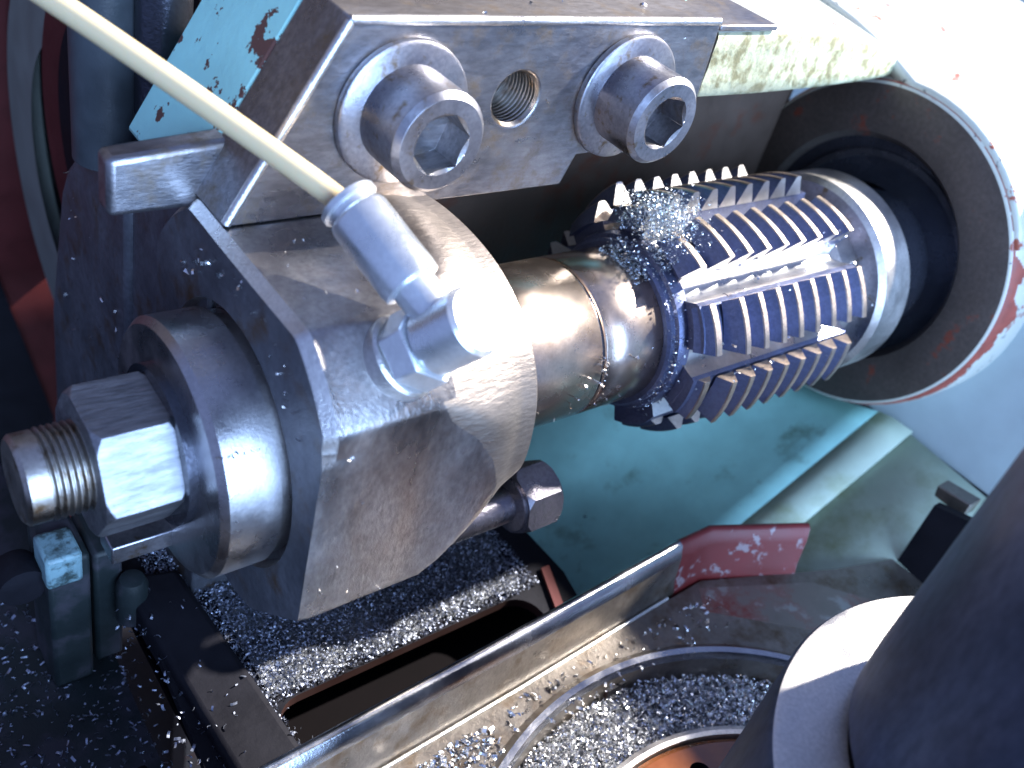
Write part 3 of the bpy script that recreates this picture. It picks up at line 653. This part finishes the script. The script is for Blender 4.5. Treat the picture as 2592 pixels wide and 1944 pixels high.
# ================================================================== swarf
def flakes(name, pts, lo, hi, kind='stuff', matn='chip', label=None, up=0.5, bed=None):
    vs = []; fs = []
    for p in pts:
        p = Vector(p); ln = random.uniform(lo, hi); wd = ln * random.uniform(0.18, 0.5)
        ax = Vector((random.gauss(0, 1), random.gauss(0, 1), random.gauss(0, up))).normalized()
        nn = Vector((random.gauss(0, 1), random.gauss(0, 1), random.gauss(0, 1))); sd = ax.cross(nn).normalized(); nn = sd.cross(ax)
        b0 = len(vs); bend = ln * random.uniform(0.05, 0.35)
        for u_, h in ((-0.5, 0), (-0.17, bend), (0.17, bend), (0.5, 0)):
            for s_ in (-0.5, 0.5): vs.append((p + ax * ln * u_ + sd * wd * s_ + nn * h) * S)
        for i in range(3): a = b0 + 2 * i; fs.append((a, a + 1, a + 3, a + 2))
    nf = len(fs)
    if bed:
        x0, x1, y0, y1, z0, st, keep = bed; idx = {}
        nx, ny = int((x1 - x0) / st), int((y1 - y0) / st)
        def vert(i, j):
            if (i, j) not in idx:
                x, y = x0 + i * st, y0 + j * st; idx[(i, j)] = len(vs)
                vs.append((x * S, y * S, (z0 + 0.9 * noise_.noise(Vector((x * 0.12, y * 0.12, 0))) + 0.7 * noise_.noise(Vector((x * 0.6, y * 0.6, 5)))) * S))
            return idx[(i, j)]
        for i in range(nx):
            for j in range(ny):
                if keep(x0 + (i + .5) * st, y0 + (j + .5) * st): fs.append((vert(i, j), vert(i + 1, j), vert(i + 1, j + 1), vert(i, j + 1)))
    me = bpy.data.meshes.new(name); me.from_pydata(vs, [], fs); me.materials.append(MT[matn]); me.materials.append(MT['chip_bed'])
    me.polygons.foreach_set('material_index', [0] * nf + [1] * (len(fs) - nf)); me.polygons.foreach_set('use_smooth', [False] * nf + [True] * (len(fs) - nf))
    o = bpy.data.objects.new(name, me); col.objects.link(o); o['kind'] = kind
    if label: o['label'] = label; o['category'] = 'swarf'
    return o
rn = random.uniform
def polar(x, ang, r): return (x, -r * math.cos(R_(ang)), r * math.sin(R_(ang)))
P = []
# clump on the hob's left end
def clump_r(x, a): return 0
for _ in range(6500):
    x = random.gauss(213, 6.5); a = min(108, max(66, random.gauss(88, 12))); r = 27 + abs(random.gauss(0, 6)) + 5 * math.exp(-((a - 95) / 16) ** 2)
    if x < 205: r = 24.5 + abs(random.gauss(0, 1.5)) * max(0, 1 - (205 - x) / 6)
    P.append(polar(max(x, 199), a, min(r, 41)))
for _ in range(900):
    x = random.gauss(209, 2.6); a = rn(-40, 110); P.append(polar(max(x, 204.5), a, 26 + abs(random.gauss(0, 1.6))))
flakes('hob_swarf', P, 0.3, 1.15, matn='oily_chip', label='clump of fine oily swarf caught on the cutter end')
# few flakes on teeth and collar and body
P = []
for _ in range(110): P.append(polar(rn(212, 296), random.choice([17, 57, 20, 60, 0, 42]) + rn(-4, 6), rn(33, 40.2)))
for _ in range(26): P.append(polar(rn(168, 204), rn(-25, 20), 24.1))
for _ in range(14): P.append(polar(random.gauss(181, 0.8), rn(0, 30), 24.4))
for _ in range(14): P.append((rn(85, 125), -42.15, rn(-26, 28)))
for _ in range(8): P.append((rn(86, 106), rn(-18, 6), 43.8))
for _ in range(10): P.append((rn(110, 220), rn(16, 30), 90.0))
for _ in range(40):
    a = rn(30, 140); P.append(polar(80.75, a, rn(35, 41)))
for _ in range(22): P.append((81.2, rn(70, 120), rn(-60, 10)))
for _ in range(14): P.append((rn(112, 222), 12.85, rn(56, 86)))
for _ in range(24): P.append((rn(250, 350), rn(30, 90), rn(86, 88)))
for _ in range(10): P.append(polar(rn(67, 79), rn(0, 90), 31.1) if False else (rn(67, 79), -0.3 - 31.1 * 0.8, -4.4 + 31.1 * 0.6))
flakes('loose_swarf', P, 0.5, 2.2, label='loose bright swarf flakes scattered over cutter and spacers')
def heap(name, spots, count, lo, hi, label, zfun, matn='chip', bed=None):
    P = []
    for _ in range(count):
        x, y = spots(); P.append((x, y, zfun(x, y) + abs(random.gauss(0, 0.8))))
    return flakes(name, P, lo, hi, label=label, matn=matn, bed=bed)
def spot_table():
    while True:
        x, y = rn(74, 184), rn(-62, 40)
        if y > -27 or x < 88: return x, y
heap('table_swarf', spot_table, 24000, 0.35, 1.2, 'fine steel swarf spread on the dark table below the bearing body', lambda x, y: -84.2, 'shaded_chip', (88, 186, -26, 45, -84.4, 1.2, lambda x, y: y > -25 + 4 * noise_.noise(Vector((x * 0.1, 0, 0))) and x < 184 - (20 - y) * 0.12))
def spot_bore():
    while True:
        a = rn(0, 360); r = math.sqrt(rn(72 ** 2, 95 ** 2)); x, y = BC[0] + r * math.cos(R_(a)), BC[1] + r * math.sin(R_(a))
        if y > -175: return x, y
heap('bore_swarf', spot_bore, 28000, 0.45, 1.7, 'glittering steel swarf filling the ring of the round bore', lambda x, y: -91.2 + rn(0, 2.2), 'chip', (74, 270, -260, -64, -91.3, 1.6, lambda x, y: 71 < math.hypot(x - BC[0], y - BC[1]) < 95))
def spot_pan():
    return rn(60, 125), rn(-90, -62)
def z80(x, y): return -80
P = []
for _ in range(1400):
    x = rn(40, 135); y = -63 - abs(random.gauss(0, 9)) - max(0, (120 - x)) * 0.1
    P.append((x, y, -79.6))
for _ in range(200): P.append((rn(140, 235), rn(-72, -60), -79.7))
flakes('pan_swarf', P, 0.7, 2.4, label='scattered swarf on the pan beside the bright lip')
P = []
for _ in range(1500): P.append((rn(-30, 66), rn(-20, 60), -111.6))
for _ in range(500): P.append((rn(60, 92), rn(-60, 30), -80.0 if rn(0, 1) < .1 else -84.5))
flakes('floor_swarf', P, 0.6, 2.0, matn='shaded_chip', label='sparse swarf coloured as shaded on the grimy floor at lower left')
